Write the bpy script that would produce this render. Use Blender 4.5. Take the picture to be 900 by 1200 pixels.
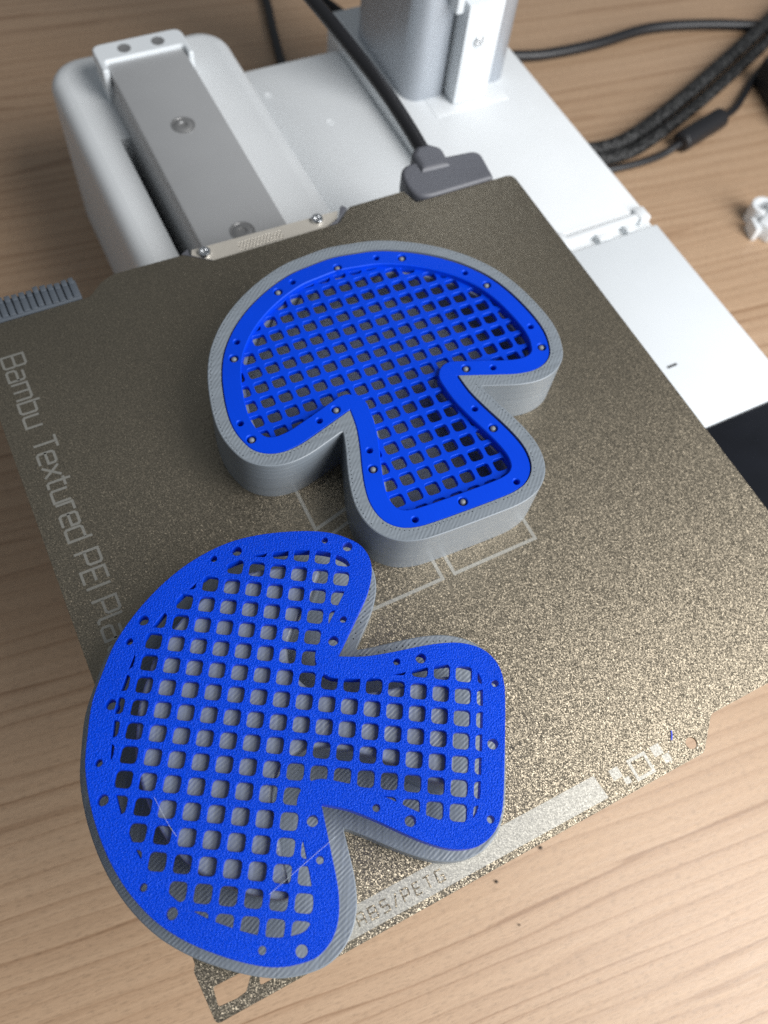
import bpy, bmesh, math, random
import numpy as np
from mathutils import Matrix, Vector
from mathutils.geometry import delaunay_2d_cdt

random.seed(7)
for o in list(bpy.data.objects):
    bpy.data.objects.remove(o)
SC = bpy.context.scene
COL = SC.collection
DZ = 95.0            # millimetres from desk top to the top of the build plate
MM = 0.001

# ------------------------------------------------------------------ camera
cam_d = bpy.data.cameras.new('camera')
cam = bpy.data.objects.new('camera', cam_d)
COL.objects.link(cam)
cam_d.sensor_fit = 'VERTICAL'
cam_d.sensor_height = 36.0
cam_d.sensor_width = 27.0
cam_d.lens = 998.92 / 1200 * 36
cam_d.clip_start = 0.01
cam_d.clip_end = 50
RX = Vector((0.89063128, -0.44611843, 0.08805839))
RY = Vector((-0.36132198, -0.81186671, -0.45860535))
RZ = Vector((0.27608397, 0.37663083, -0.88426628))
m = Matrix.Identity(4)
for r in range(3):
    m[r][0] = RX[r]; m[r][1] = -RY[r]; m[r][2] = -RZ[r]
m[0][3] = 0; m[1][3] = 0; m[2][3] = (204.6 + DZ) * MM
cam.matrix_world = m
cam_d.dof.use_dof = True
cam_d.dof.focus_distance = 0.200
cam_d.dof.aperture_fstop = 14.0
SC.camera = cam

# ------------------------------------------------------------------ light
W = bpy.data.worlds.new('World'); SC.world = W; W.use_nodes = True
bg = W.node_tree.nodes['Background']
bg.inputs[0].default_value = (0.86, 0.93, 1.0, 1)
bg.inputs[1].default_value = 0.18

def area(name, loc, target, sx, sy, power, col):
    d = bpy.data.lights.new(name, 'AREA'); d.shape = 'RECTANGLE'
    d.size = sx; d.size_y = sy; d.energy = power; d.color = col
    o = bpy.data.objects.new(name, d); COL.objects.link(o)
    o.location = loc
    v = Vector(target) - Vector(loc)
    o.rotation_euler = v.to_track_quat('-Z', 'Y').to_euler()
    return o
area('window_light', (0.50, -0.56, 0.48), (0.08, 0.06, 0.08), 0.60, 0.60, 9.0, (0.96, 0.98, 1.0))
area('desk_lamp', (0.43, -0.24, 0.74), (0.13, -0.02, 0.0), 0.40, 0.40, 4.3, (1.0, 0.975, 0.945))

vs = SC.view_settings
vs.view_transform = 'Standard'; vs.look = 'None'; vs.exposure = 0.16; vs.gamma = 1.0
SC.render.engine = 'CYCLES'
SC.cycles.use_denoising = False
SC.cycles.max_bounces = 8
SC.render.resolution_x = 768; SC.render.resolution_y = 1024

# ------------------------------------------------------------------ materials
def new_mat(name):
    mt = bpy.data.materials.new(name); mt.use_nodes = True
    nt = mt.node_tree
    return mt, nt, nt.nodes['Principled BSDF']

def N(nt, typ, **kw):
    n = nt.nodes.new(typ)
    for k, v in kw.items():
        setattr(n, k, v)
    return n

def L(nt, a, b):
    nt.links.new(a, b)

def math_node(nt, op, a, b=None, clamp=False):
    n = N(nt, 'ShaderNodeMath', operation=op); n.use_clamp = clamp
    for i, v in enumerate((a, b)):
        if v is None: continue
        if isinstance(v, (int, float)): n.inputs[i].default_value = v
        else: L(nt, v, n.inputs[i])
    return n.outputs[0]

def noise(nt, vec, scale, detail=3.0, rough=0.5, dist=0.0):
    n = N(nt, 'ShaderNodeTexNoise')
    n.inputs['Scale'].default_value = scale
    n.inputs['Detail'].default_value = detail
    n.inputs['Roughness'].default_value = rough
    n.inputs['Distortion'].default_value = dist
    if vec is not None: L(nt, vec, n.inputs['Vector'])
    return n

def mapping(nt, vec, scale=(1, 1, 1), rot=(0, 0, 0)):
    n = N(nt, 'ShaderNodeMapping')
    n.inputs['Scale'].default_value = scale
    n.inputs['Rotation'].default_value = rot
    L(nt, vec, n.inputs['Vector'])
    return n.outputs[0]

def ramp(nt, fac, stops):
    n = N(nt, 'ShaderNodeValToRGB')
    e = n.color_ramp.elements
    while len(e) < len(stops): e.new(0.5)
    for i, (p, c) in enumerate(stops):
        e[i].position = p
        e[i].color = (c[0], c[1], c[2], 1) if not isinstance(c, (int, float)) else (c, c, c, 1)
    L(nt, fac, n.inputs[0])
    return n.outputs[0]

def bump(nt, h, dist, strength=1.0, normal=None):
    n = N(nt, 'ShaderNodeBump')
    n.inputs['Strength'].default_value = strength
    n.inputs['Distance'].default_value = dist
    L(nt, h, n.inputs['Height'])
    if normal is not None: L(nt, normal, n.inputs['Normal'])
    return n.outputs[0]

def obj_co(nt):
    return N(nt, 'ShaderNodeTexCoord').outputs['Object']

def mix_col(nt, fac, a, b, mode='MIX'):
    n = N(nt, 'ShaderNodeMix', data_type='RGBA', blend_type=mode)
    if isinstance(fac, (int, float)): n.inputs[0].default_value = fac
    else: L(nt, fac, n.inputs[0])
    for i, v in ((6, a), (7, b)):
        if isinstance(v, tuple): n.inputs[i].default_value = (*v, 1)
        else: L(nt, v, n.inputs[i])
    return n.outputs[2]

def plain(name, col, rough=0.5, metal=0.0, bump_scale=0, bump_dist=0.0, var=0.06, spec=0.5):
    mt, nt, b = new_mat(name)
    b.inputs['Roughness'].default_value = rough
    b.inputs['Metallic'].default_value = metal
    b.inputs['Specular IOR Level'].default_value = spec
    co = obj_co(nt)
    n1 = noise(nt, co, 60, 4)
    c = ramp(nt, n1.outputs[0], [(0.25, tuple(x * (1 - var) for x in col)), (0.75, tuple(min(1, x * (1 + var)) for x in col))])
    L(nt, c, b.inputs['Base Color'])
    if bump_scale:
        n2 = noise(nt, co, bump_scale, 2)
        L(nt, bump(nt, n2.outputs[0], bump_dist), b.inputs['Normal'])
    return mt

def printed(name, col, rough, hatch_deg=45, pitch=0.9, hatch_mm=0.05, layer_mm=0.05, var=0.12, floor_noise=0.0):
    """fused filament plastic: diagonal infill strokes on level faces, layer lines on upright faces"""
    mt, nt, b = new_mat(name)
    co = obj_co(nt)
    sep = N(nt, 'ShaderNodeSeparateXYZ'); L(nt, co, sep.inputs[0])
    a = math.radians(hatch_deg)
    u = math_node(nt, 'ADD', math_node(nt, 'MULTIPLY', sep.outputs[0], math.cos(a)),
                  math_node(nt, 'MULTIPLY', sep.outputs[1], math.sin(a)))
    wob = noise(nt, co, 140, 2)
    u = math_node(nt, 'ADD', u, math_node(nt, 'MULTIPLY', wob.outputs[0], 0.0012))
    hat = math_node(nt, 'SINE', math_node(nt, 'MULTIPLY', u, 2 * math.pi / (pitch * MM)))
    amp = noise(nt, co, 330, 3)
    am = ramp(nt, amp.outputs[0], [(0.32, 0.1), (0.68, 1.3)])
    hat = math_node(nt, 'MULTIPLY', hat, am)
    blob = noise(nt, co, 700, 2)
    hat = math_node(nt, 'ADD', hat, math_node(nt, 'MULTIPLY', blob.outputs[0], 1.6))
    lay = noise(nt, mapping(nt, co, (18, 18, 2600)), 1.0, 3, 0.6)
    lay2 = noise(nt, mapping(nt, co, (6, 6, 520)), 1.0, 2, 0.5)
    geo = N(nt, 'ShaderNodeNewGeometry')
    sn = N(nt, 'ShaderNodeSeparateXYZ'); L(nt, geo.outputs['True Normal'], sn.inputs[0])
    up = math_node(nt, 'GREATER_THAN', math_node(nt, 'ABSOLUTE', sn.outputs[2]), 0.8)
    h_up = math_node(nt, 'MULTIPLY', math_node(nt, 'MULTIPLY', hat, hatch_mm * MM), up)
    lsum = math_node(nt, 'ADD', lay.outputs[0], lay2.outputs[0])
    h_sd = math_node(nt, 'MULTIPLY', math_node(nt, 'MULTIPLY', lsum, layer_mm * MM), math_node(nt, 'SUBTRACT', 1.0, up))
    h = math_node(nt, 'ADD', h_up, h_sd)
    L(nt, bump(nt, h, 1.0), b.inputs['Normal'])
    # streaky tone along strokes and layers
    st = noise(nt, mapping(nt, co, (1 / (pitch * 0.8 * MM), 40, 1), (0, 0, -a)), 1.0, 2)
    tone = math_node(nt, 'ADD', math_node(nt, 'MULTIPLY', st.outputs[0], up),
                     math_node(nt, 'MULTIPLY', lay.outputs[0], math_node(nt, 'SUBTRACT', 1.0, up)))
    c = ramp(nt, tone, [(0.28, tuple(x * (1 - var) for x in col)), (0.72, tuple(min(1, x * (1 + var)) for x in col))])
    L(nt, c, b.inputs['Base Color'])
    r = math_node(nt, 'ADD', math_node(nt, 'MULTIPLY', wob.outputs[0], 0.15), rough - 0.07)
    L(nt, r, b.inputs['Roughness'])
    return mt

def pei(name, col, rough, k=0.9, cell=0.42, dark=0.45, metal=1.0):
    """sparkling powder coated steel: random facet normals"""
    mt, nt, b = new_mat(name)
    co = obj_co(nt)
    flat = mapping(nt, co, (1, 1, 0))
    jit = noise(nt, flat, 900, 2)
    wv = N(nt, 'ShaderNodeVectorMath', operation='MULTIPLY_ADD')
    L(nt, jit.outputs['Color'], wv.inputs[0]); wv.inputs[1].default_value = (0.0008,) * 3; L(nt, flat, wv.inputs[2])
    vo = N(nt, 'ShaderNodeTexVoronoi', feature='SMOOTH_F1', voronoi_dimensions='2D')
    vo.inputs['Scale'].default_value = 1000 / cell
    vo.inputs['Smoothness'].default_value = 0.35
    L(nt, wv.outputs[0], vo.inputs['Vector'])
    sub = N(nt, 'ShaderNodeVectorMath', operation='SUBTRACT')
    L(nt, vo.outputs['Color'], sub.inputs[0]); sub.inputs[1].default_value = (0.5, 0.5, 0.5)
    mul = N(nt, 'ShaderNodeVectorMath', operation='MULTIPLY')
    L(nt, sub.outputs[0], mul.inputs[0]); mul.inputs[1].default_value = (2 * k, 2 * k, 0.0)
    geo = N(nt, 'ShaderNodeNewGeometry')
    add = N(nt, 'ShaderNodeVectorMath', operation='ADD')
    L(nt, geo.outputs['Normal'], add.inputs[0]); L(nt, mul.outputs[0], add.inputs[1])
    nor = N(nt, 'ShaderNodeVectorMath', operation='NORMALIZE'); L(nt, add.outputs[0], nor.inputs[0])
    L(nt, nor.outputs[0], b.inputs['Normal'])
    n1 = noise(nt, flat, 3000, 2)
    n2 = noise(nt, flat, 14, 4)
    c = ramp(nt, n1.outputs[0], [(0.35, tuple(x * dark for x in col)), (0.62, col)])
    c = mix_col(nt, 1.0, c, ramp(nt, n2.outputs[0], [(0.3, 0.86), (0.7, 1.0)]), 'MULTIPLY')
    L(nt, c, b.inputs['Base Color'])
    b.inputs['Metallic'].default_value = metal
    b.inputs['Roughness'].default_value = rough
    return mt

def wood():
    mt, nt, b = new_mat('desk_wood_laminate')
    co = obj_co(nt)
    rot = mapping(nt, co, (1, 1, 1), (0, 0, math.radians(7)))
    warp = noise(nt, mapping(nt, rot, (5, 9, 1)), 1.0, 3)
    wv = N(nt, 'ShaderNodeVectorMath', operation='MULTIPLY_ADD')
    L(nt, warp.outputs['Color'], wv.inputs[0]); wv.inputs[1].default_value = (0.0, 0.009, 0.0); L(nt, rot, wv.inputs[2])
    g = wv.outputs[0]
    broad = noise(nt, mapping(nt, g, (1.2, 16, 1)), 1.0, 3, 0.5)
    mid = noise(nt, mapping(nt, g, (2.5, 420, 1)), 1.0, 4, 0.65)
    fade = noise(nt, mapping(nt, g, (4.0, 60, 1)), 1.0, 2, 0.5)
    wob = noise(nt, mapping(nt, g, (1.6, 34, 1)), 1.0, 4, 0.55)
    fine = noise(nt, mapping(nt, g, (55, 1700, 1)), 1.0, 3, 0.6)
    pore = noise(nt, mapping(nt, g, (330, 2100, 1)), 1.0, 2, 0.6)
    c = ramp(nt, broad.outputs[0], [(0.25, (0.46, 0.308, 0.193)), (0.5, (0.495, 0.337, 0.215)), (0.78, (0.525, 0.363, 0.24))])
    c = mix_col(nt, 0.7, c, ramp(nt, mid.outputs[0], [(0.34, (0.85, 0.815, 0.785)), (0.6, (1.0, 1.0, 1.0))]), 'MULTIPLY')
    # growth lines: soft darkening that ends in a crisp dark edge
    sy_ = N(nt, 'ShaderNodeSeparateXYZ'); L(nt, g, sy_.inputs[0])
    ph = math_node(nt, 'ADD', math_node(nt, 'MULTIPLY', sy_.outputs[1], 150.0), math_node(nt, 'MULTIPLY', wob.outputs[0], 5.0))
    fr_ = math_node(nt, 'FRACT', ph)
    lw = ramp(nt, fr_, [(0.0, (0.80, 0.75, 0.70)), (0.04, (1, 1, 1)), (0.55, (1, 1, 1)), (0.90, (0.86, 0.82, 0.79)), (0.955, (0.62, 0.54, 0.48)), (1.0, (0.67, 0.59, 0.53))])
    c = mix_col(nt, ramp(nt, fade.outputs[0], [(0.34, 0.25), (0.6, 0.95)]), c, lw, 'MULTIPLY')
    c = mix_col(nt, 0.5, c, ramp(nt, fine.outputs[0], [(0.3, 0.84), (0.7, 1.05)]), 'MULTIPLY')
    c = mix_col(nt, 0.55, c, ramp(nt, pore.outputs[0], [(0.34, 0.62), (0.48, 1.0)]), 'MULTIPLY')
    L(nt, c, b.inputs['Base Color'])
    L(nt, ramp(nt, fine.outputs[0], [(0.3, 0.36), (0.7, 0.48)]), b.inputs['Roughness'])
    L(nt, bump(nt, pore.outputs[0], 0.00006), b.inputs['Normal'])
    return mt

def braid():
    mt, nt, b = new_mat('braided_black_sleeve')
    co = obj_co(nt)
    v = N(nt, 'ShaderNodeTexVoronoi'); v.inputs['Scale'].default_value = 420
    L(nt, co, v.inputs['Vector'])
    L(nt, ramp(nt, v.outputs['Distance'], [(0.1, 0.055), (0.6, 0.005)]), b.inputs['Base Color'])  # ridges coloured lighter: grey highlights put into the base colour
    L(nt, bump(nt, v.outputs['Distance'], -0.0010), b.inputs['Normal'])
    b.inputs['Roughness'].default_value = 0.55
    return mt

def lid_blue_textured():
    """flat first layer that took the sparkle of the powder coated plate, smooth elsewhere"""
    mt, nt, b = new_mat('blue_filament')
    co = obj_co(nt)
    n1 = noise(nt, co, 2500, 2, 0.65)
    n2 = noise(nt, co, 30, 3)
    sep = N(nt, 'ShaderNodeSeparateXYZ'); L(nt, co, sep.inputs[0])
    base_face = math_node(nt, 'LESS_THAN', sep.outputs[2], 0.00002)
    st = noise(nt, mapping(nt, co, (160, 2300, 1), (0, 0, math.radians(-45))), 1.0, 2)
    h = math_node(nt, 'ADD', math_node(nt, 'MULTIPLY', math_node(nt, 'MULTIPLY', n1.outputs[0], base_face), 0.00036),
                  math_node(nt, 'MULTIPLY', math_node(nt, 'MULTIPLY', st.outputs[0], math_node(nt, 'SUBTRACT', 1.0, base_face)), 0.00003))
    L(nt, bump(nt, h, 1.0), b.inputs['Normal'])
    c = ramp(nt, n2.outputs[0], [(0.3, (0.0, 0.041, 0.55)), (0.7, (0.0, 0.049, 0.645))])
    L(nt, c, b.inputs['Base Color'])
    L(nt, math_node(nt, 'SUBTRACT', 0.44, math_node(nt, 'MULTIPLY', base_face, 0.12)), b.inputs['Roughness'])
    b.inputs['Specular IOR Level'].default_value = 0.42
    b.inputs['Specular Tint'].default_value = (0.30, 0.56, 1.0, 1)
    return mt

M = {
    'wood': wood(),
    'pei': pei('bronze_textured_coating', (0.40, 0.348, 0.265), 0.43, k=0.215, cell=0.20, dark=0.52),
    'mark': pei('pale_etched_marking', (0.49, 0.475, 0.425), 0.48, k=0.07, cell=0.22, dark=0.92, metal=0.8),
    'grey': printed('grey_filament', (0.198, 0.226, 0.255), 0.38, hatch_mm=0.020, layer_mm=0.06),
    'grey_coarse': printed('grey_filament_coarse', (0.198, 0.226, 0.255), 0.38, hatch_deg=-42, pitch=0.85, hatch_mm=0.024, layer_mm=0.06, var=0.16),
    'blue': lid_blue_textured(),
    'white': plain('white_plastic', (0.76, 0.785, 0.80), 0.42, bump_scale=900, bump_dist=0.000006, var=0.02),
    'white_gloss': plain('white_gloss_cover', (0.71, 0.745, 0.77), 0.32, var=0.015),
    'alu': plain('anodised_aluminium', (0.46, 0.465, 0.47), 0.36, 0.25, 1500, 0.00002, 0.03),
    'silver': plain('silver_painted_metal', (0.42, 0.45, 0.49), 0.38, 0.55, 1200, 0.00002, 0.03),
    'steel': plain('bracket_steel', (0.62, 0.58, 0.51), 0.45, 0.35, 900, 0.00003, 0.05),
    'screw': plain('bright_screw_steel', (0.72, 0.73, 0.74), 0.22, 1.0),
    'dark': plain('dark_plastic_and_hole_shade', (0.02, 0.02, 0.022), 0.6),
    'black': plain('black_cable_rubber', (0.012, 0.012, 0.014), 0.42),
    'braid': braid(),
    'conn': plain('slate_grey_plastic', (0.105, 0.108, 0.125), 0.45, 0, 1200, 0.00003),
    'wiper': plain('grey_wiper_rubber', (0.085, 0.10, 0.12), 0.5, 0, 900, 0.00004),
    'glass': plain('black_screen_glass', (0.008, 0.009, 0.013), 0.22, var=0.3),
    'bed': plain('heater_black_and_slot_shade', (0.02, 0.02, 0.02), 0.6),
    'strand': plain('pale_plastic_hair', (0.6, 0.66, 0.75), 0.3),
    'crumb': plain('dark_crumb', (0.03, 0.025, 0.02), 0.7),
    'bluebit': plain('blue_filament_smear', (0.05, 0.10, 0.75), 0.4),
    'sock': plain('dull_screw_steel', (0.27, 0.27, 0.27), 0.38, 0.4),
    'peg': plain('pale_grey_peg', (0.20, 0.215, 0.23), 0.45),
}

# ------------------------------------------------------------------ helpers
class MB:
    """collects geometry in millimetres, links it as one mesh object"""
    def __init__(s): s.v = []; s.f = []
    def add(s, vs, fs):
        k = len(s.v); s.v += [tuple(float(c) for c in p) for p in vs]; s.f += [tuple(i + k for i in f) for f in fs]
    def loops(s, rings, closed=True, cap0=False, cap1=False):
        n = len(rings[0]); k = len(s.v)
        for r in rings: s.v += [tuple(float(c) for c in p) for p in r]
        for a in range(len(rings) - 1):
            for i in range(n if closed else n - 1):
                j = (i + 1) % n
                s.f.append((k + a * n + i, k + a * n + j, k + (a + 1) * n + j, k + (a + 1) * n + i))
        if cap0: s.f.append(tuple(k + i for i in range(n))[::-1])
        if cap1: s.f.append(tuple(k + (len(rings) - 1) * n + i for i in range(n)))
    def build(s, name, mat, parent=None, origin=(0, 0, -DZ), smooth=40, recalc=True):
        me = bpy.data.meshes.new(name)
        ox, oy, oz = origin
        me.from_pydata([((x - ox) * MM, (y - oy) * MM, (z - oz) * MM) for x, y, z in s.v], [], s.f)
        if recalc:
            bm = bmesh.new(); bm.from_mesh(me)
            bmesh.ops.recalc_face_normals(bm, faces=bm.faces); bm.to_mesh(me); bm.free()
        if smooth:
            me.polygons.foreach_set('use_smooth', [True] * len(me.polygons))
            me.set_sharp_from_angle(angle=math.radians(smooth))
        me.materials.append(M[mat]); me.update()
        o = bpy.data.objects.new(name, me); COL.objects.link(o)
        if parent is not None: o.parent = parent
        else: o.location = (ox * MM, oy * MM, (oz + DZ) * MM)
        return o

ORG = {}
def thing(name, label, cat, origin, rz=0, rx=0, group=None):
    o = bpy.data.objects.new(name, None); COL.objects.link(o)
    o.empty_display_size = 0.01
    o.location = (origin[0] * MM, origin[1] * MM, (origin[2] + DZ) * MM)
    o.rotation_euler = (rx, 0, rz)
    o['label'] = label; o['category'] = cat
    if group: o['group'] = group
    ORG[o.name] = origin
    return o

def tag(o, label, cat, group=None):
    o['label'] = label; o['category'] = cat
    if group: o['group'] = group
    return o

def box(x0, x1, y0, y1, z0, z1, bev=0.0, seg=2, rot=0.0):
    mb = MB(); bm = bmesh.new()
    cx, cy = (x0 + x1) / 2, (y0 + y1) / 2
    c, s_ = math.cos(rot), math.sin(rot)
    q = []
    for z in (z0, z1):
        for x, y in ((x0, y0), (x1, y0), (x1, y1), (x0, y1)):
            q.append(bm.verts.new((cx + (x - cx) * c - (y - cy) * s_, cy + (x - cx) * s_ + (y - cy) * c, z)))
    for f in ((3, 2, 1, 0), (4, 5, 6, 7), (0, 1, 5, 4), (1, 2, 6, 5), (2, 3, 7, 6), (3, 0, 4, 7)):
        bm.faces.new([q[i] for i in f])
    if bev: bmesh.ops.bevel(bm, geom=list(bm.edges), offset=bev, segments=seg, profile=0.5, affect='EDGES')
    bm.verts.index_update()
    mb.add([v.co for v in bm.verts], [[v.index for v in f.verts] for f in bm.faces]); bm.free()
    return mb

def rounded(poly, radii, n=6):
    """round the corners of a polygon"""
    out = []; P = [np.array(p, float) for p in poly]
    for i, p in enumerate(P):
        r = radii[i] if isinstance(radii, (list, tuple)) else radii
        a = P[i - 1]; b = P[(i + 1) % len(P)]
        if r <= 0: out.append(p); continue
        u = (a - p) / np.linalg.norm(a - p); v = (b - p) / np.linalg.norm(b - p)
        ang = math.acos(max(-1, min(1, float(u @ v))))
        t = r / math.tan(ang / 2)
        t = min(t, 0.48 * np.linalg.norm(a - p), 0.48 * np.linalg.norm(b - p))
        for k in range(n + 1):
            w = k / n
            out.append((1 - w) ** 2 * (p + u * t) + 2 * w * (1 - w) * p + w * w * (p + v * t))
    return np.array(out)

def area2(P):
    P = np.asarray(P); return 0.5 * float(np.sum(P[:, 0] * np.roll(P[:, 1], -1) - np.roll(P[:, 0], -1) * P[:, 1]))

def miter(P, d):
    """offset outward (d>0) with the same number of points"""
    P = np.asarray(P, float)
    e = np.roll(P, -1, 0) - P; e = e / np.maximum(np.linalg.norm(e, axis=1), 1e-9)[:, None]
    n = np.c_[e[:, 1], -e[:, 0]] * np.sign(area2(P))
    b = np.roll(n, 1, 0) + n; b = b / np.maximum(np.linalg.norm(b, axis=1), 1e-6)[:, None]
    k = np.maximum(np.sum(b * n, axis=1), 0.35)
    return P + b * (d / k)[:, None]

def ring(P, z): return [(p[0], p[1], z) for p in P]

def cap_tris(loops):
    """triangulate an outline with holes: constrained Delaunay, kept by the even-odd rule"""
    co = []; ed = []
    for lp in loops:
        k = len(co); n = len(lp)
        co += [Vector((float(p[0]), float(p[1]))) for p in lp]
        ed += [(k + i, k + (i + 1) % n) for i in range(n)]
    r_ = delaunay_2d_cdt(co, ed, [], 0, 1e-5)
    V = np.array([tuple(v) for v in r_[0]]); F = np.array([tuple(f) for f in r_[2] if len(f) == 3])
    cen = V[F].mean(1); ins = np.zeros(len(F), bool)
    x, y = cen[:, 0], cen[:, 1]
    for lp in loops:
        P = np.asarray(lp); lo = P.min(0); hi = P.max(0)
        m_ = (x > lo[0]) & (x < hi[0]) & (y > lo[1]) & (y < hi[1])
        if m_.any(): ins[m_] ^= polygon_inside(cen[m_], P)
    return [tuple(p) for p in V], [tuple(int(i) for i in f) for f in F[ins]]

def add_cap(mb, loops, z):
    v, f = cap_tris(loops)
    mb.add([(x, y, z) for x, y in v], f)

def slab(mb, outer, holes, z0, z1, c0=0.0, c1=0.0, keep_outer=False):
    """sheet with holes and small chamfers below (c0) and above (c1)"""
    lo = []; hi = []
    for i, P in enumerate([outer] + holes):
        sgn = -1 if i == 0 else 1
        rs = []
        a = miter(P, sgn * c0) if c0 else P
        c1_ = 0.0 if (keep_outer and i == 0) else c1
        b = miter(P, sgn * c1_) if c1_ else P
        rs.append(ring(a, z0))
        if c0: rs.append(ring(P, z0 + c0))
        if c1_: rs.append(ring(P, z1 - c1_))
        rs.append(ring(b, z1))
        mb.loops(rs); lo.append(a); hi.append(b)
    add_cap(mb, lo, z0); add_cap(mb, hi, z1)

def circle(x, y, r, n=14):
    return np.array([(x + r * math.cos(2 * math.pi * k / n), y + r * math.sin(2 * math.pi * k / n)) for k in range(n)])

def catmull(P, n=8):
    P = np.array(P, float); out = []
    for i in range(len(P) - 1):
        p0 = P[max(i - 1, 0)]; p1 = P[i]; p2 = P[i + 1]; p3 = P[min(i + 2, len(P) - 1)]
        for k in range(n):
            t = k / n
            out.append(.5 * ((2 * p1) + (-p0 + p2) * t + (2 * p0 - 5 * p1 + 4 * p2 - p3) * t * t + (-p0 + 3 * p1 - 3 * p2 + p3) * t ** 3))
    out.append(P[-1]); return np.array(out)

def tube(path, r, n=12, sub=8, mb=None, rfun=None):
    mb = mb or MB()
    C = catmull(path, sub) if sub > 1 else np.array(path, float)
    rings = []; up = np.array((0, 0, 1.0))
    for i, c in enumerate(C):
        t = C[min(i + 1, len(C) - 1)] - C[max(i - 1, 0)]; t = t / np.linalg.norm(t)
        s_ = np.cross(t, up)
        if np.linalg.norm(s_) < 1e-3: s_ = np.cross(t, (1, 0, 0))
        s_ = s_ / np.linalg.norm(s_); w = np.cross(s_, t)
        rr = r if rfun is None else rfun(i / (len(C) - 1)) * r
        rings.append([c + (s_ * math.cos(a) + w * math.sin(a)) * rr for a in [2 * math.pi * k / n for k in range(n)]])
    mb.loops(rings, True, True, True)
    return mb

def lathe(cx, cy, prof, n=16, mb=None, axis='z'):
    """prof: (radius, height) pairs about a vertical or -y facing axis"""
    mb = mb or MB(); rings = []
    for r, h in prof:
        rg = []
        for k in range(n):
            a = 2 * math.pi * k / n
            if axis == 'z': rg.append((cx + r * math.cos(a), cy + r * math.sin(a), h))
            else: rg.append((cx + r * math.cos(a), h, cy + r * math.sin(a)))
        rings.append(rg)
    mb.loops(rings, True, True, True); return mb

def polygon_inside(pts, P):
    x, y = pts[:, 0], pts[:, 1]; ins = np.zeros(len(pts), bool)
    for i in range(len(P)):
        x1, y1 = P[i]; x2, y2 = P[(i + 1) % len(P)]
        if y1 == y2: continue
        c = ((y1 > y) != (y2 > y)) & (x < (x2 - x1) * (y - y1) / (y2 - y1) + x1)
        ins ^= c
    return ins

def sdf(pts, P):
    A = P; B = np.roll(P, -1, 0); best = np.full(len(pts), 1e9)
    for a, b in zip(A, B):
        d = b - a; t = np.clip(((pts - a) @ d) / max(d @ d, 1e-12), 0, 1)
        q = pts - (a + t[:, None] * d); best = np.minimum(best, np.sum(q * q, 1))
    r = np.sqrt(best)
    return np.where(polygon_inside(pts, P), -r, r)

def contour(P, d, step=0.5, res=0.8):
    """robust offset: isoline of the signed distance field (largest loop)"""
    lo = P.min(0) - abs(d) - 3; hi = P.max(0) + abs(d) + 3
    xs = np.arange(lo[0], hi[0], step); ys = np.arange(lo[1], hi[1], step)
    X, Y = np.meshgrid(xs, ys, indexing='ij')
    F = sdf(np.c_[X.ravel(), Y.ravel()], P).reshape(X.shape) - d
    F[F == 0] = 1e-7
    seg = {}
    def pt(i, j, k, l):
        a, b = F[i, j], F[k, l]; t = a / (a - b)
        return (xs[i] + (xs[k] - xs[i]) * t, ys[j] + (ys[l] - ys[j]) * t)
    S = F < 0
    cells = np.argwhere((S[:-1, :-1].astype(int) + S[1:, :-1] + S[1:, 1:] + S[:-1, 1:]) % 4 != 0)
    pos = {}; adj = {}
    for i, j in cells:
        cs = [(i, j), (i + 1, j), (i + 1, j + 1), (i, j + 1)]; ed = []
        for a in range(4):
            p, q_ = cs[a], cs[(a + 1) % 4]
            if S[p] != S[q_]:
                key = (p, q_) if p < q_ else (q_, p)
                pos[key] = pt(*key[0], *key[1]); ed.append(key)
        for a in range(0, len(ed) - 1, 2):
            adj.setdefault(ed[a], []).append(ed[a + 1]); adj.setdefault(ed[a + 1], []).append(ed[a])
    seen = set(); best = None
    for k0 in adj:
        if k0 in seen: continue
        ch = [k0]; seen.add(k0); cur = k0
        while True:
            nx = [q_ for q_ in adj[cur] if q_ not in seen]
            if not nx: break
            cur = nx[0]; seen.add(cur); ch.append(cur)
        if best is None or len(ch) > len(best): best = ch
    Q = np.array([pos[k] for k in best])
    seg_l = np.linalg.norm(np.roll(Q, -1, 0) - Q, axis=1); cum = np.r_[0, np.cumsum(seg_l)]
    n = max(12, int(cum[-1] / res)); t = np.linspace(0, cum[-1], n, endpoint=False)
    Qc = np.vstack([Q, Q[:1]])
    Q = np.c_[np.interp(t, cum, Qc[:, 0]), np.interp(t, cum, Qc[:, 1])]
    return Q if area2(Q) > 0 else Q[::-1]

def clip_convex(subject, clip):
    out = [tuple(p) for p in subject]
    if area2(clip) < 0: clip = clip[::-1]
    for i in range(len(clip)):
        a = clip[i]; b = clip[(i + 1) % len(clip)]; src = out; out = []
        if not src: return []
        def side(p): return (b[0] - a[0]) * (p[1] - a[1]) - (b[1] - a[1]) * (p[0] - a[0])
        for k in range(len(src)):
            p = src[k]; q_ = src[(k + 1) % len(src)]; sp, sq = side(p), side(q_)
            if sp >= 0: out.append(p)
            if (sp >= 0) != (sq >= 0):
                t = sp / (sp - sq); out.append((p[0] + (q_[0] - p[0]) * t, p[1] + (q_[1] - p[1]) * t))
    res = []
    for p in out:
        if not res or math.hypot(p[0] - res[-1][0], p[1] - res[-1][1]) > 0.04: res.append(p)
    if len(res) > 1 and math.hypot(res[0][0] - res[-1][0], res[0][1] - res[-1][1]) < 0.04: res.pop()
    return res

def screw_head(x, y, z, r, parent, origin, mat='screw', h=1.2):
    """socket cap screw seen from above"""
    mb = lathe(x, y, [(r, z), (r, z + h * .75), (r * .88, z + h), (r * .52, z + h), (r * .45, z + h * .35), (0.01, z + h * .3)], 18)
    return mb.build('screw', mat, parent, origin)

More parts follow.
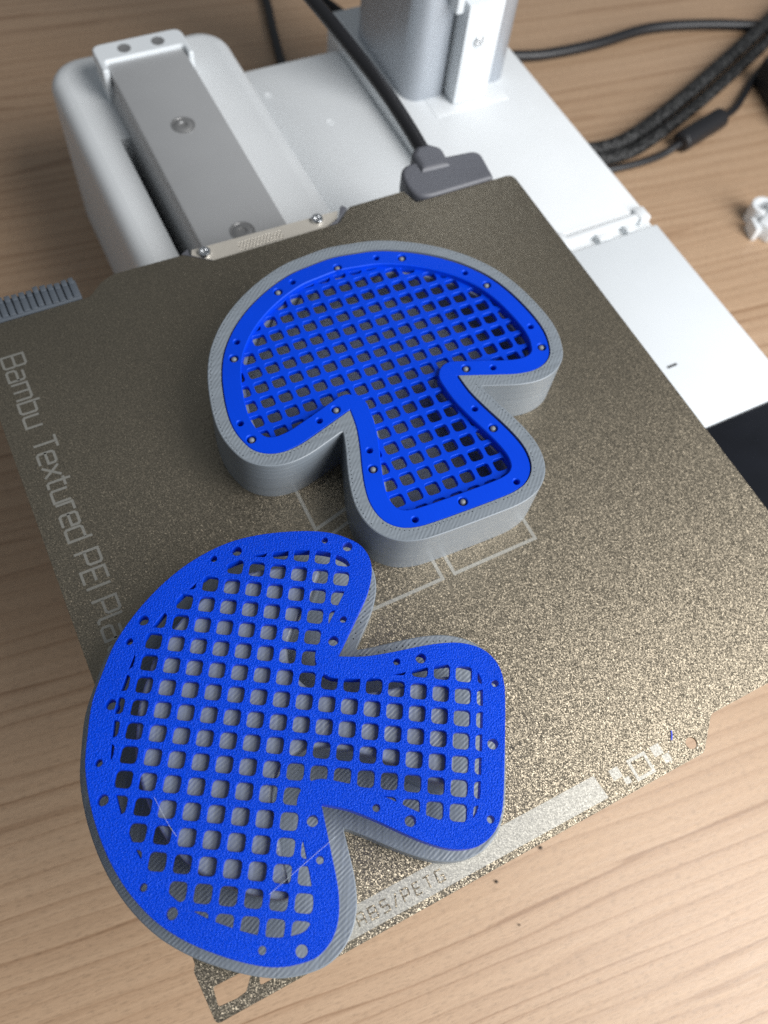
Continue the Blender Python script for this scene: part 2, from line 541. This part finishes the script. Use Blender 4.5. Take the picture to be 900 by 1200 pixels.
# ------------------------------------------------------------------ setting: the desk
d_mb = MB(); bmx = box(-900, 1100, -700, 1100, -125, -95.0, 3.0)
desk = bmx.build('desk', 'wood', None, (0, 0, -95))
desk['kind'] = 'structure'

# ------------------------------------------------------------------ the printer
PO = (120, 180, -95)
prn = thing('desktop_printer', 'white and silver desktop 3D printer carrying the bronze build plate', 'printer', PO)

# bed rail housing: a U around the rail, rear cover behind a fine seam
def prism_round_top(poly, z0, z1, r, soft=None, seg=4):
    """prism with a rounded top edge"""
    mb = MB(); P = np.array([tuple(p) for p in poly], float)
    rs = [ring(P, z0)]; last = P
    for k in range(seg + 1):
        a = math.pi / 2 * k / seg
        last = miter(P, -r * (1 - math.cos(a)))
        rs.append(ring(last, z1 - r + r * math.sin(a)))
    mb.loops(rs); add_cap(mb, [P], z0); add_cap(mb, [last], z1)
    return mb
def housing_ring(o):
    return [(36.5 + o, 30), (51.5, 30), (51.5, 283), (89.5, 283), (89.5, 30), (113 - o, 30), (113 - o, 307.8), (36.5 + o, 307.8)]
def cover_ring(o):
    P = [(36.5 + o, 308.1), (113 - o, 308.1)]
    for cx, cy, R0, a0 in ((113 - 13, 338 - 13, 13, 0), (36.5 + 15, 338 - 15, 15, 90)):
        P += [(cx + (R0 - o) * math.cos(math.radians(a0 + 11.25 * k)), cy + (R0 - o) * math.sin(math.radians(a0 + 11.25 * k))) for k in range(9)]
    return P
for nm, fn in (('rail_housing', housing_ring), ('rear_cover', cover_ring)):
    mb = MB(); rr = 6.5; rs = [ring(fn(0), -95)]
    for k in range(7):
        a = math.pi / 2 * k / 6; rs.append(ring(fn(rr * (1 - math.cos(a))), -27 - rr + rr * math.sin(a)))
    mb.loops(rs); add_cap(mb, [fn(0)], -95); add_cap(mb, [fn(rr)], -27)
    mb.build(nm, 'white', prn, PO, 32)
box(51.6, 89.4, 30, 282.9, -94.8, -62, 0).build('rail_trough_shade', 'bed', prn, PO)  # trough floor coloured black, standing in for shade inside the slot

# aluminium rail with grooves along its flanks
sec = [(58.2, -15), (57.5, -15.4), (57.2, -17.6), (57.9, -18.2), (56.6, -21.5), (57.0, -22.2), (55.6, -25.5), (55.4, -27.5), (55.4, -61.9),
       (89.2, -61.9), (89.2, -25), (86.8, -24), (86.8, -21.5), (88.8, -20.5), (88.8, -18.2), (88, -17.5), (88, -15)]
mb = MB(); mb.loops([[(x, 40, z) for x, z in sec], [(x, 309.5, z) for x, z in sec]], True, True, True)
rail = mb.build('linear_rail', 'alu', prn, PO, 30)
for yy in (267.8, 210.8, 153):
    mb = lathe(72.6, yy, [(4.4, -15.02), (4.4, -14.75), (3.9, -14.7), (3.7, -15.3 + .4), (3.2, -14.5), (1.6, -14.5), (1.3, -14.95), (0.01, -14.98)], 22)
    mb.build('screw', 'sock', rail, PO)
# white end cap gripping the rail
cp = rounded([(54.4, 304), (57.0, 304), (57.0, 309.6), (88.4, 309.6), (88.4, 304), (90.6, 304), (90.6, 320), (54.4, 320)], [.8, .8, 1.5, 1.5, .8, .8, 4, 4], 5)
cap = prism_round_top(cp, -27.2, -13.4, 0.8).build('rail_end_cap', 'white_gloss', prn, PO, 30)
for xx in (66.3, 79.8):
    lathe(xx, 314.4, [(2.6, -13.6), (2.6, -13.3), (2.3, -13.26), (1.8, -13.36), (0.01, -13.37)], 16).build('screw', 'sock', cap, PO)

# middle of the base and the raised arm on the right
box(113.2, 167.3, 30, 332, -95, -48, 1.0).build('base_body', 'white', prn, PO)
for (xx, yy, r_) in ((124.6, 313.5, 1.5), (143.0, 288.5, 1.7)):
    lathe(xx, yy, [(r_, -48.05), (r_, -47.9), (r_ * .8, -47.85), (r_ * .7, -47.97), (.01, -47.97)], 16).build('mould_mark', 'white', prn, PO)
arm_back = box(167.5, 236.5, 184.5, 345, -95, -38, 1.6, 3).build('side_arm', 'white', prn, PO)
box(167.5, 236.5, 176.2, 184.4, -95, -40.6, 0.3).build('joint_recess', 'white', prn, PO)
cov = box(167.5, 236.5, 87.3, 176.0, -95, -38, 0.7, 3).build('front_cover', 'white_gloss', prn, PO)
# catch bar with little tabs lying in the joint
jb = MB()
b1 = box(190, 232, 180.6, 183.6, -41, -37.0, 0.5); jb.add(b1.v, b1.f)
jo = jb.build('catch_bar', 'white', prn, PO)
for (xx, w_) in ((193.5, 5), (233, 5), (212, 6), (224.5, 4)):
    box(xx - w_ / 2, xx + w_ / 2, 176.6 if xx in (212, 224.5) else 179.2, 182.4 if xx in (212, 224.5) else 185.6, -40.8, -36.6 if xx not in (212, 224.5) else -37.8, 0.5).build('tab', 'white', jo, PO)
box(197.6, 202.0, 113.7, 114.7, -39, -37.97, 0).build('slit', 'dark', cov, PO)
box(167.8, 236.2, 12, 87.0, -95, -38.6, 0.8).build('touch_screen', 'glass', prn, PO)

# silver upright with a white insert in its front channel
colp = rounded([(173, 275.5), (190.3, 275.5), (190.3, 284), (209.6, 284), (209.6, 275.5), (222.5, 275.5), (222.5, 330), (173, 330)],
               [9, 1.5, .5, .5, 1.5, 6, 10, 10], 8)
mb = MB(); mb.loops([ring(colp, -38), ring(colp, 260)]); add_cap(mb, [colp], 260)
column = mb.build('upright_column', 'silver', prn, PO, 30)
pad = box(181.5, 217.5, 263.6, 276.6, -38.3, -37.8, 0.2); pad.build('foot_pad', 'white', column, PO)
box(191.6, 208.0, 268.0, 283.8, -37.5, 5.6, 0.5).build('channel_insert', 'white_gloss', column, PO)
box(190.5, 209.4, 276.5, 283.9, 6.2, 258, 0.3).build('channel_strip', 'silver', column, PO)
box(186.6, 190.0, 269.5, 276.5, 2.0, 30, 0.8).build('guide_tab', 'white_gloss', column, PO)
lathe(198.6, -10.0, [(2.3, 268.0), (2.3, 267.4), (2.0, 267.1), (1.1, 267.1), (0.9, 267.7), (0.01, 267.8)], 18, axis='y').build('screw', 'screw', column, PO)

# heated bed, its rear bracket and stops
bed = box(-18, 162, 9, 186, -7, -0.62, 0.6).build('heated_bed', 'bed', prn, PO)
box(58, 88, 60, 150, -14.6, -7.02, 0.5).build('bed_carriage', 'bed', prn, PO)
br = [(55.2, 188.75), (93.8, 188.75), (98.6, 191.2), (100.8, 194.6), (50.0, 195.8), (49.2, 193.6)]
perf = []
for r_ in range(4):
    for c_ in range(13):
        perf.append(circle(64.6 + c_ * 1.16 + (r_ % 2) * 0.55, 190.1 + r_ * 0.95, 0.30, 6))
mb = MB(); slab(mb, rounded(br, 0.6, 3), perf, -1.5, -0.9, 0, 0.12)
brk = mb.build('bracket', 'steel', bed, PO, 30)
box(60, 92, 186.02, 195.4, -6.5, -4.0, 0.3).build('hole_shade_sheet', 'dark', bed, PO)  # dark sheet added below the bracket; stands in for shade in its holes
for xx in (53.4, 92.3): screw_head(xx, 192.9, -0.9, 2.0, bed, PO)
mb = MB(); slab(mb, np.array([(46.4, 194.6), (54.6, 188.75), (48.6, 193.4), (49.0, 195.9)]), [], -4, -0.3); mb.build('end_stop', 'conn', bed, PO)
mb = MB(); slab(mb, np.array([(94.6, 188.75), (97.6, 188.9), (103.6, 193.9), (102.6, 195.6), (101.4, 194.8), (99.2, 191.0)]), [], -4, -0.1, 0, .2); mb.build('end_stop', 'conn', bed, PO)

# bed plug with its lead
cn = rounded([(125.6, 187.7), (156.8, 187.7), (158.6, 201.6), (127.2, 204.6)], [9, 1.0, 4, 7], 8)
prism_round_top([tuple(p) for p in cn], -6, 1.1, 1.2, None, 4).build('bed_plug', 'conn', prn, PO, 30)
nb = rounded([(133.6, 198), (145.2, 197.4), (146.2, 206.5), (142.6, 210.0), (137.4, 210.2), (134.2, 207)], [1, 1, 3, 2, 2, 3], 4)
prism_round_top([tuple(p) for p in nb], -4.5, 2.2, 2.2, None, 5).build('strain_relief', 'conn', prn, PO, 30)
tube([(140.4, 208.4, -0.6), (139.4, 222, 2.6), (137.2, 236, 6.5), (134.6, 256, 9), (131.4, 279, 11.5), (128.6, 300, 12.5), (128, 330, 8),
      (140, 362, -12), (165, 374, -40), (190, 360, -58), (197, 345.2, -62)], 2.55).build('bed_cable', 'black', prn, PO)

# comb shaped wiper at the rear left of the bed
wp = box(-22, 13.2, 188.7, 196.0, -5, 0.6, 0.3).build('nozzle_wiper', 'wiper', prn, PO)
k = 0; x = 11.9
tooth_mesh = None
while x > -22:
    hgt = 0.55 + 0.4 * random.random(); w_ = 0.80 + 0.08 * random.random()
    tb = box(-w_, w_, -3.4, 3.4, 0, 1.0, 0.18)
    st_ = box(-w_ * .96, w_ * .96, 1.2, 3.3, 0.9, 1.9, 0.16); tb.add(st_.v, st_.f)
    oy = (random.random() - .5) * .5
    tb.v = [(a + x, b + 192.6 + oy, c * hgt + 0.55) for a, b, c in tb.v]
    tb.build('tooth', 'wiper', wp, PO)
    x -= 2.05 + random.random() * 0.12

# ------------------------------------------------------------------ build plate
plate_pts = [(-20.2, -4.2), (106.2, -4.2), (113.6, 2.8), (164.4, 2.8), (164.4, 187.5), (126.2, 187.5), (124.6, 193.8), (104.4, 193.8), (98.2, 188.4), (54.2, 188.4),
             (46.6, 193.9), (24.6, 194.4), (20.2, 192.6), (15.4, 188.4), (-20.2, 188.4), (-20.2, 8.0), (-20.9, 6.8), (-20.9, 3.0)]
plate_r = [1.2, 2.5, 2.5, 3, 3, .8, 1.5, 1.5, 1.5, 1.5, 1.5, 3, 4, 3, 2, .5, .8, .5]
plate_pts[-1] = (-20.6, 2.0); 
PLO = (72, 95, -0.5)
plate_root = thing('build_plate', 'thin bronze speckled steel build plate under the two mushroom trays', 'build plate', PLO)
cut1 = rounded([(-18.4, 2.4), (-18.7, -1.4), (-14.8, -1.7), (-12.6, -1.4), (-10.3, 1.3), (-12.0, 2.3)], .5, 3)
cut2 = rounded([(-8.2, 1.6), (-9.7, -1.7), (2, -1.7), (2, 1.9)], .5, 3)
mb = MB(); slab(mb, rounded(plate_pts, plate_r, 5), [circle(104.6, -0.9, 1.45, 20), cut1, cut2], -0.55, 0.0, 0, 0.06)
mb.build('steel_sheet', 'pei', plate_root, PLO, 30)

zk = [0]
def stroke(mb, pts, w, closed=False):
    """flat mitred strip lying a hair above the sheet"""
    zk[0] = (zk[0] + 1) % 7
    z = 0.020 + 0.004 * zk[0]
    P = [np.array(p, float) for p in pts]
    n = len(P); Lr = []
    for i in range(n):
        a = P[i - 1] if (i > 0 or closed) else None
        b = P[(i + 1) % n] if (i < n - 1 or closed) else None
        d0 = (P[i] - a) / np.linalg.norm(P[i] - a) if a is not None else None
        d1 = (b - P[i]) / np.linalg.norm(b - P[i]) if b is not None else None
        if d0 is None: d0 = d1
        if d1 is None: d1 = d0
        n0 = np.array((-d0[1], d0[0])); n1 = np.array((-d1[1], d1[0]))
        mm_ = n0 + n1
        if np.linalg.norm(mm_) < 1e-3: mm_ = n0
        mm_ = mm_ / np.linalg.norm(mm_); k_ = w / 2 / max(0.4, float(mm_ @ n1))
        Lr.append((P[i] + mm_ * k_, P[i] - mm_ * k_))
    vs_ = []
    for l, r_ in Lr: vs_ += [(l[0], l[1], z), (r_[0], r_[1], z)]
    fs_ = []
    for i in range(n if closed else n - 1):
        j = (i + 1) % n; fs_.append((2 * i, 2 * i + 1, 2 * j + 1, 2 * j))
    mb.add(vs_, fs_)

GL = {
 'B': (.68, [[(0, 0), (.6, 0), (.68, .08), (.68, .42), (.62, .5), (.66, .58), (.66, .92), (.58, 1), (0, 1), (0, 0)], [(0, .5), (.6, .5)]]),
 'a': (.6, [[(.06, .72), (.52, .72), (.6, .64), (.6, 0), (.08, 0), (0, .08), (0, .34), (.08, .42), (.6, .42)]]),
 'm': (.9, [[(0, 0), (0, .72), (.82, .72), (.9, .64), (.9, 0)], [(.45, 0), (.45, .68)]]),
 'b': (.6, [[(0, 1), (0, 0), (.52, 0), (.6, .08), (.6, .64), (.52, .72), (.04, .72)]]),
 'u': (.6, [[(0, .72), (0, .08), (.08, 0), (.6, 0), (.6, .72)]]),
 'T': (.66, [[(0, 1), (.66, 1)], [(.33, .96), (.33, 0)]]),
 'e': (.6, [[(0, .36), (.6, .36), (.6, .64), (.52, .72), (.08, .72), (0, .64), (0, .08), (.08, 0), (.58, 0)]]),
 'x': (.56, [[(0, 0), (.56, .72)], [(0, .72), (.56, 0)]]),
 't': (.44, [[(.12, 1), (.12, .08), (.2, 0), (.44, 0)], [(-.04, .72), (.44, .72)]]),
 'r': (.4, [[(0, 0), (0, .72), (.4, .72)]]),
 'd': (.6, [[(.6, 1), (.6, 0), (.08, 0), (0, .08), (0, .64), (.08, .72), (.56, .72)]]),
 'P': (.66, [[(0, 0), (0, 1), (.58, 1), (.66, .92), (.66, .5), (.58, .42), (.04, .42)]]),
 'E': (.58, [[(.58, 1), (0, 1), (0, 0), (.58, 0)], [(.04, .5), (.54, .5)]]),
 'I': (.0, [[(0, 0), (0, 1)]]),
 'l': (.2, [[(0, 1), (0, .08), (.08, 0), (.2, 0)]]),
 'A': (.66, [[(0, 0), (0, .9), (.1, 1), (.56, 1), (.66, .9), (.66, 0)], [(.05, .42), (.62, .42)]]),
 'S': (.64, [[(.62, 1), (.08, 1), (0, .92), (0, .58), (.08, .5), (.56, .5), (.64, .42), (.64, .08), (.56, 0), (0, 0)]]),
 'G': (.64, [[(.62, 1), (.08, 1), (0, .92), (0, .08), (.08, 0), (.64, 0), (.64, .48), (.34, .48)]]),
 '/': (.4, [[(0, -.05), (.4, 1.05)]]),
}
def lettering(text, start, h, w, rd, upd, gap=.21, span=None):
    """strokes of a line of text; rd reading direction, upd up direction of the letters"""
    mb = MB(); rd = np.array(rd, float); upd = np.array(upd, float)
    tot = sum(GL[c][0] for c in text) + gap * (len(text) - 1)
    g = gap if span is None else gap + (span / h - tot) / max(1, len(text) - 1)
    x = 0
    for c in text:
        wd, sts = GL[c]
        for st_ in sts:
            pts = [np.array(start) + rd * (x + px) * h + upd * py * h for px, py in st_]
            cl = np.linalg.norm(pts[0] - pts[-1]) < 1e-6
            stroke(mb, pts[:-1] if cl else pts, w, cl)
        x += wd + g
    return mb
for word, y0, y1 in (('Bambu', 175.7, 150.0), ('Textured', 145.6, 112.2), ('PEI', 108.2, 97.8), ('Plate', 94.0, 74.5)):
    lettering(word, (-14.5, y0), 6.1, 0.72, (0, -1), (1, 0), .21, y0 - y1).build('lettering', 'mark', plate_root, PLO, 0)
# pale bar along the front edge with knocked out lettering
mb = MB(); mb.add([(-2, -2.6, .018), (78.6, -2.6, .018), (78.0, 3.2, .018), (-2, 3.2, .018)], [(0, 1, 2, 3)])
mb.build('pale_bar', 'mark', plate_root, PLO, 0)
zk[0] = 0
mb = lettering('/ABS/PETG', (11.6, -1.1), 2.5, 0.36, (1, 0), (0, 1), .30, 23.5)
mb.v = [(a, b, c + .03) for a, b, c in mb.v]
mb.build('lettering', 'pei', plate_root, PLO, 0)
# little squares beside the bar
for i, (x, y, s_) in enumerate(((83.2, 1.3, 1.3), (85.0, -1.3, .8), (95.6, 1.5, 1.3), (96.9, -1.2, 1.0))):
    mb = MB(); mb.add([(x - s_, y - s_, .02), (x + s_, y - s_, .02), (x + s_, y + s_, .02), (x - s_, y + s_, .02)], [(0, 1, 2, 3)])
    mb.build('square_mark', 'mark', plate_root, PLO, 0)
mb = MB(); stroke(mb, [(87.6, -2.3), (92.2, -2.3), (92.2, 2.3), (87.6, 2.3)], .8, True); mb.build('square_outline', 'mark', plate_root, PLO, 0)
# emblem of slanted panels in the middle
for pts in ([(44.8, 63.2), (69.2, 63.2), (69.2, 92.2), (44.8, 86.1)], [(44.8, 89.8), (69.2, 95.9), (69.2, 133), (44.8, 133)],
            [(72.8, 63.2), (98.0, 63.2), (98.0, 100), (72.8, 106)], [(72.8, 109.6), (98.0, 103.5), (98.0, 133), (72.8, 133)]):
    mb = MB(); stroke(mb, pts, .95, True); mb.build('emblem_outline', 'mark', plate_root, PLO, 0)
mb = tube([(100.4, 1.9, .06), (101.2, 2.9, .10), (101.7, 3.8, .06)], .22, 6, 4); mb.v = [(a, b, min(c, .25)) for a, b, c in mb.v]
mb.build('filament_smear', 'bluebit', plate_root, PLO)

# ------------------------------------------------------------------ mushroom trays and lids
half = [(-35, 0), (-34.3, 7), (-33.2, 13.5), (-30.5, 20.5), (-27, 26.8), (-23, 32.2), (-18.3, 36.9), (-12.5, 41), (-6, 43.8), (1, 45.6), (7, 46.5), (11.5, 46.5), (15.5, 45.6),
        (18.9, 44), (21.2, 41), (22.1, 37), (21.5, 32), (19.6, 26), (17.9, 21), (16.2, 16), (22, 16.6), (28, 18.2), (34, 20.2), (39, 21.6), (43.5, 22.3), (47.5, 21.9), (50.6, 20.5),
        (53, 17.8), (54.2, 14.3), (54.6, 10), (54.7, 0)]
NI = 19
a_ = catmull([(half[1][0], -half[1][1])] + half[:NI + 1], 4)[4:]
b_ = catmull(half[NI:] + [(half[-2][0], -half[-2][1])], 4)[:-4]
hh = np.vstack([a_, b_[1:]])
OUT = np.vstack([hh, hh[1:-1][::-1] * [1, -1]])
if area2(OUT) < 0: OUT = OUT[::-1]
RIM_O = contour(OUT, 3.9, 0.35, 0.6)
RECESS = miter(OUT, 0.28)
INNER = contour(OUT, -5.1)
CAVITY = contour(OUT, -5.9)
BLOCK = contour(OUT, -10.2)
BIG = [(-31, 0), (-28.2, 19.5), (-28.2, -19.5), (-10.3, 39), (-10.3, -39), (15.6, 43.4), (15.6, -43.4), (14.8, 19.5), (14.8, -19.5), (35, 17.6), (35, -17.6), (52, 0)]
SMALL = [(-30.7, 12.3), (-16.7, 34.9), (8, 43.9), (17.2, 26.8), (27.7, 15.7), (51.9, 15.7), (-30.2, -14.3), (-15.3, -36.4), (10, -44.4), (16.5, -24.9), (29.6, -16.2), (52.2, -13.6)]
RIMZ, LEDGE, T, MESH_T = 16.15, 12.8, 3.2, 1.6

def chaikin(P):
    P = np.array(P, float)
    for _ in range(2):
        Q = np.roll(P, -1, 0); L_ = np.linalg.norm(Q - P, axis=1)[:, None]
        f_ = np.minimum(0.3, 0.45 / np.maximum(L_, 1e-6))
        P = np.stack([P + (Q - P) * f_, Q - (Q - P) * f_], 1).reshape(-1, 2)
    out = [P[0]]
    for p in P[1:]:
        if np.linalg.norm(p - out[-1]) > 0.06 and np.linalg.norm(p - P[0]) > 0.06: out.append(p)
    return np.array(out)

def lid_meshes():
    holes = []
    hs = rounded([(-1.83, -1.83), (1.83, -1.83), (1.83, 1.83), (-1.83, 1.83)], 1.1, 5)
    for i in range(-8, 12):
        for j in range(-10, 11):
            P = hs + np.array((i * 5.0, j * 5.0))
            ins = polygon_inside(P, INNER)
            if ins.all(): holes.append(P)
            elif ins.any():
                q_ = clip_convex(INNER, P)
                if len(q_) >= 3 and abs(area2(q_)) > 1.0: holes.append(chaikin(q_))
    pegs = [circle(x, y, 1.2, 14) for x, y in BIG] + [circle(x, y, 0.82, 12) for x, y in SMALL]
    holes = [h if area2(h) > 0 else h[::-1] for h in holes]
    mesh_ = MB(); slab(mesh_, OUT, holes + pegs, 0.0, MESH_T, 0.08, 0.12, True)
    fr = MB(); slab(fr, OUT, [INNER] + pegs, MESH_T + 0.004, T, 0.0, 0.25)
    return mesh_, fr
lid_grid, lid_frame = lid_meshes()

def make_lid(label, origin, rz, rx):
    t = thing('mesh_lid', label, 'lid', origin, rz, rx, 'blue mesh lids')
    lid_grid.build('mesh_panel', 'blue', t, (0, 0, 0), 40)
    lid_frame.build('frame', 'blue', t, (0, 0, 0), 40)
    return t

def make_tray(label, origin, rz):
    t = thing('mushroom_tray', label, 'tray', origin, rz)
    # pinholes that the slicer left beside the outer and inner perimeter
    outer_l = miter(OUT, 3.05); inner_l = miter(OUT, 0.95)
    pins = []
    for P, want in ((inner_l, True), (outer_l, False)):
        sl = np.linalg.norm(np.roll(P, -1, 0) - P, axis=1); cum = np.r_[0, np.cumsum(sl)]; Pc = np.vstack([P, P[:1]])
        for s_ in np.arange(0, cum[-1], 1.15):
            x = np.interp(s_, cum, Pc[:, 0]); y = np.interp(s_, cum, Pc[:, 1])
            ii = int(np.searchsorted(cum, s_, 'right') - 1) % len(P)
            d = Pc[ii + 1] - Pc[ii]; ny = -d[0] / np.linalg.norm(d); nx = d[1] / np.linalg.norm(d)
            inner_side = (nx > 0.45) or (y > 0 and nx > 0)
            if inner_side == want and random.random() < 0.86:
                if min(math.hypot(x - 18.5, abs(y) - 18.3), 99) > 2.6:
                    pins.append(circle(x, y, 0.15 + 0.05 * random.random(), 5))
    body = MB()
    rin = miter(RIM_O, -0.22)
    body.loops([ring(RIM_O, 0.0), ring(RIM_O, RIMZ - 0.18), ring(rin, RIMZ)])
    add_cap(body, [RIM_O], 0.0)
    add_cap(body, [rin, RECESS] + pins, RIMZ)
    for p in pins: body.loops([ring(p, RIMZ), ring(p, RIMZ - 0.9)]); 
    body.loops([ring(RECESS, RIMZ), ring(RECESS, LEDGE)])
    add_cap(body, [RECESS, CAVITY], LEDGE)
    body.loops([ring(CAVITY, LEDGE), ring(CAVITY, 1.2)])
    add_cap(body, [CAVITY], 1.2)
    body.build('shell', 'grey', t, (0, 0, 0), 35, recalc=False)
    for x, y in BIG:
        lathe(x, y, [(0.82, LEDGE - .3), (0.82, 15.3), (0.68, 15.6), (0.36, 15.78), (0.01, 15.84)], 10).build('peg', 'peg', t, (0, 0, 0))
    return t

def make_base(label, origin, rz):
    t = thing('mushroom_stand', label, 'base', origin, rz)
    P = miter(OUT, 2.3); pins = []
    sl = np.linalg.norm(np.roll(P, -1, 0) - P, axis=1); cum = np.r_[0, np.cumsum(sl)]; Pc = np.vstack([P, P[:1]])
    for s_ in np.arange(0, cum[-1], 1.55):
        x = np.interp(s_, cum, Pc[:, 0]); y = np.interp(s_, cum, Pc[:, 1])
        if y > 0 and x > 21 and random.random() < .9: pins.append(circle(x, y, 0.17 + 0.06 * random.random(), 5))
    fl_ = MB(); rin = miter(RIM_O, -0.25)
    fl_.loops([ring(RIM_O, 0.0), ring(RIM_O, FLANGE - 0.2), ring(rin, FLANGE)])
    add_cap(fl_, [RIM_O], 0.0); add_cap(fl_, [rin] + pins, FLANGE)
    for p in pins: fl_.loops([ring(p, FLANGE), ring(p, FLANGE - 0.9)])
    fl_.build('flange', 'grey_coarse', t, (0, 0, 0), 35, recalc=False)
    bl = MB()
    bl.loops([ring(BLOCK, FLANGE + .01), ring(BLOCK, CORE - .6), ring(miter(BLOCK, -.25), CORE - .15), ring(miter(BLOCK, -.7), CORE)])
    add_cap(bl, [miter(BLOCK, -.7)], CORE)
    bl.build('raised_core', 'grey_coarse', t, (0, 0, 0), 50)
    return t
FLANGE, CORE = 4.6, 17.1
R_ = math.radians
make_tray('grey mushroom tray at the rear with a blue lid sunk inside its rim', (81.1, 126.95, 0.06), R_(-92.5))
make_lid('blue mesh lid with raised frame set into the rear grey tray', (80.97, 126.8, LEDGE + 0.08), R_(-92.6), 0)
make_base('grey mushroom base with raised core, in front, overhanging the left edge of the plate', (9.93, 47.05, 0.06), R_(-29.6))
fl = make_lid('blue mesh lid lying flat side up on the front grey base', (9.85, 45.42, CORE + 0.08 + MESH_T), R_(-31.3), math.pi)
# stray plastic hairs on the front lid (local frame is turned over: y to the right of the stem, z down)
for pts in ([(20, 22, -.05), (14, 28, -.3), (8, 34, -.1)],
            [(-18, 18, -.05), (-14, 23, -.3), (-12, 25, -.05)], ):
    tube([(x, -y if False else y, z) for x, y, z in pts], 0.028, 5, 6).build('plastic_hair', 'strand', fl, (0, 0, 0))

# ------------------------------------------------------------------ cables and bits on the desk behind
def cable(name, label, path, r, mat='black'):
    o = tube(path, r, 14).build(name, mat, None, (path[0][0], path[0][1], -95))
    return tag(o, label, 'cable')
cable('desk_cable', 'thin black cable on the desk behind the printer base', [(186, 480, -92.4), (176, 439, -92.4), (170, 417, -92.4), (163, 388, -92.4), (158, 360, -92.4), (156, 334, -92.4)], 2.5)
cable('desk_cable', 'smooth black cord crossing the desk at the top right', [(238.5, 362, -92), (262, 357, -92), (285, 352.5, -92), (305, 347.5, -92), (338, 345.5, -92), (375, 347.2, -92), (408, 340.2, -92), (448, 325, -92), (500, 300, -92)], 2.9)
t = cable('braided_cable', 'thick black braided cable curving from the printer arm', [(238.5, 299, -91), (260, 281, -91), (281, 272, -91), (307, 271, -91), (350, 285, -91), (392, 302, -91), (439, 322, -91), (500, 350, -91)], 3.9, 'braid')
cable('braided_cable', 'braided black cable lying just in front of the thickest one', [(238.5, 290, -91.6), (260, 273.2, -91.6), (283, 264.6, -91.6), (309, 263.6, -91.6), (353, 277.4, -91.6), (396, 294.4, -91.6), (443, 314.5, -91.6), (500, 340, -91.6)], 3.3, 'braid')
fc = thing('ferrite_cable', 'thin black cable with a fat ferrite bead', 'cable', (285, 258, -95))
tube([(238.5, 277, -93), (262, 263.8, -93), (285, 257.8, -93), (305, 255.6, -93), (322, 256, -92.5), (336, 258.2, -90), (366, 265.5, -90), (382, 271, -92), (398, 281, -93), (412, 290, -93), (440, 303, -93)], 1.9, 12).build('lead', 'black', fc, (285, 258, -95))
tube([(333, 257.4, -89.5), (334.5, 257.8, -89.5), (337, 258.4, -89.5), (350, 261.6, -89.5), (362, 264.5, -89.5), (366, 265.6, -89.5), (367.5, 266, -89.5)], 5.4, 16, 3,
     rfun=lambda q_: 0.55 + 0.45 * min(1, min(q_, 1 - q_) / 0.16) ** .5).build('ferrite_bead', 'black', fc, (285, 258, -95))
bx_ = box(403, 455, 236, 283.5, -95, -78, 2.0, 3, R_(-14)).build('power_brick', 'dark', None, (429, 260, -95))
tag(bx_, 'edge of a black box at the right border of the picture', 'box')
# white scrap: a torn clip of plastic
sx, sy = 341, 196
sc = thing('plastic_clip', 'small torn white plastic clip lying on the desk at the right', 'clip', (sx, sy, -95))
box(sx - 5.5, sx + 6, sy - 9.5, sy - 0.5, -95, -86.5, 0.8, 2, R_(20)).build('block', 'white', sc, (sx, sy, -95))
arc = [(sx + 1.5 + 6.2 * math.cos(R_(a)), sy + 4.5 + 5.6 * math.sin(R_(a))) for a in range(-70, 246, 15)]
mb = MB(); ins_ = [(sx + 1.5 + 3.6 * math.cos(R_(a)), sy + 4.5 + 3.2 * math.sin(R_(a))) for a in range(-70, 246, 15)]
slab(mb, np.array(arc + ins_[::-1]), [], -95, -85.0, 0, .3); mb.build('curl', 'white', sc, (sx, sy, -95))
box(sx - 9.2, sx - 6.4, sy - 7, sy + 1.5, -95, -87.5, .5, 2, R_(-16)).build('prong', 'white', sc, (sx, sy, -95))
for i, (x, y, r_, lb) in enumerate(((84.9, -7.2, .62, 'tiny dark crumb on the desk touching the front edge of the plate'), (66.2, -9.6, .55, 'tiny dark crumb on the desk just below the pale bar'),
                                    (66.5, -24, .3, 'faintest crumb on the desk in the lower middle'))):
    mb = lathe(x, y, [(r_ * .7, -95), (r_, -94.7), (r_ * .8, -94.3), (r_ * .2, -94.1)], 7)
    tag(mb.build('crumb', 'crumb', None, (x, y, -95)), lb, 'crumb')
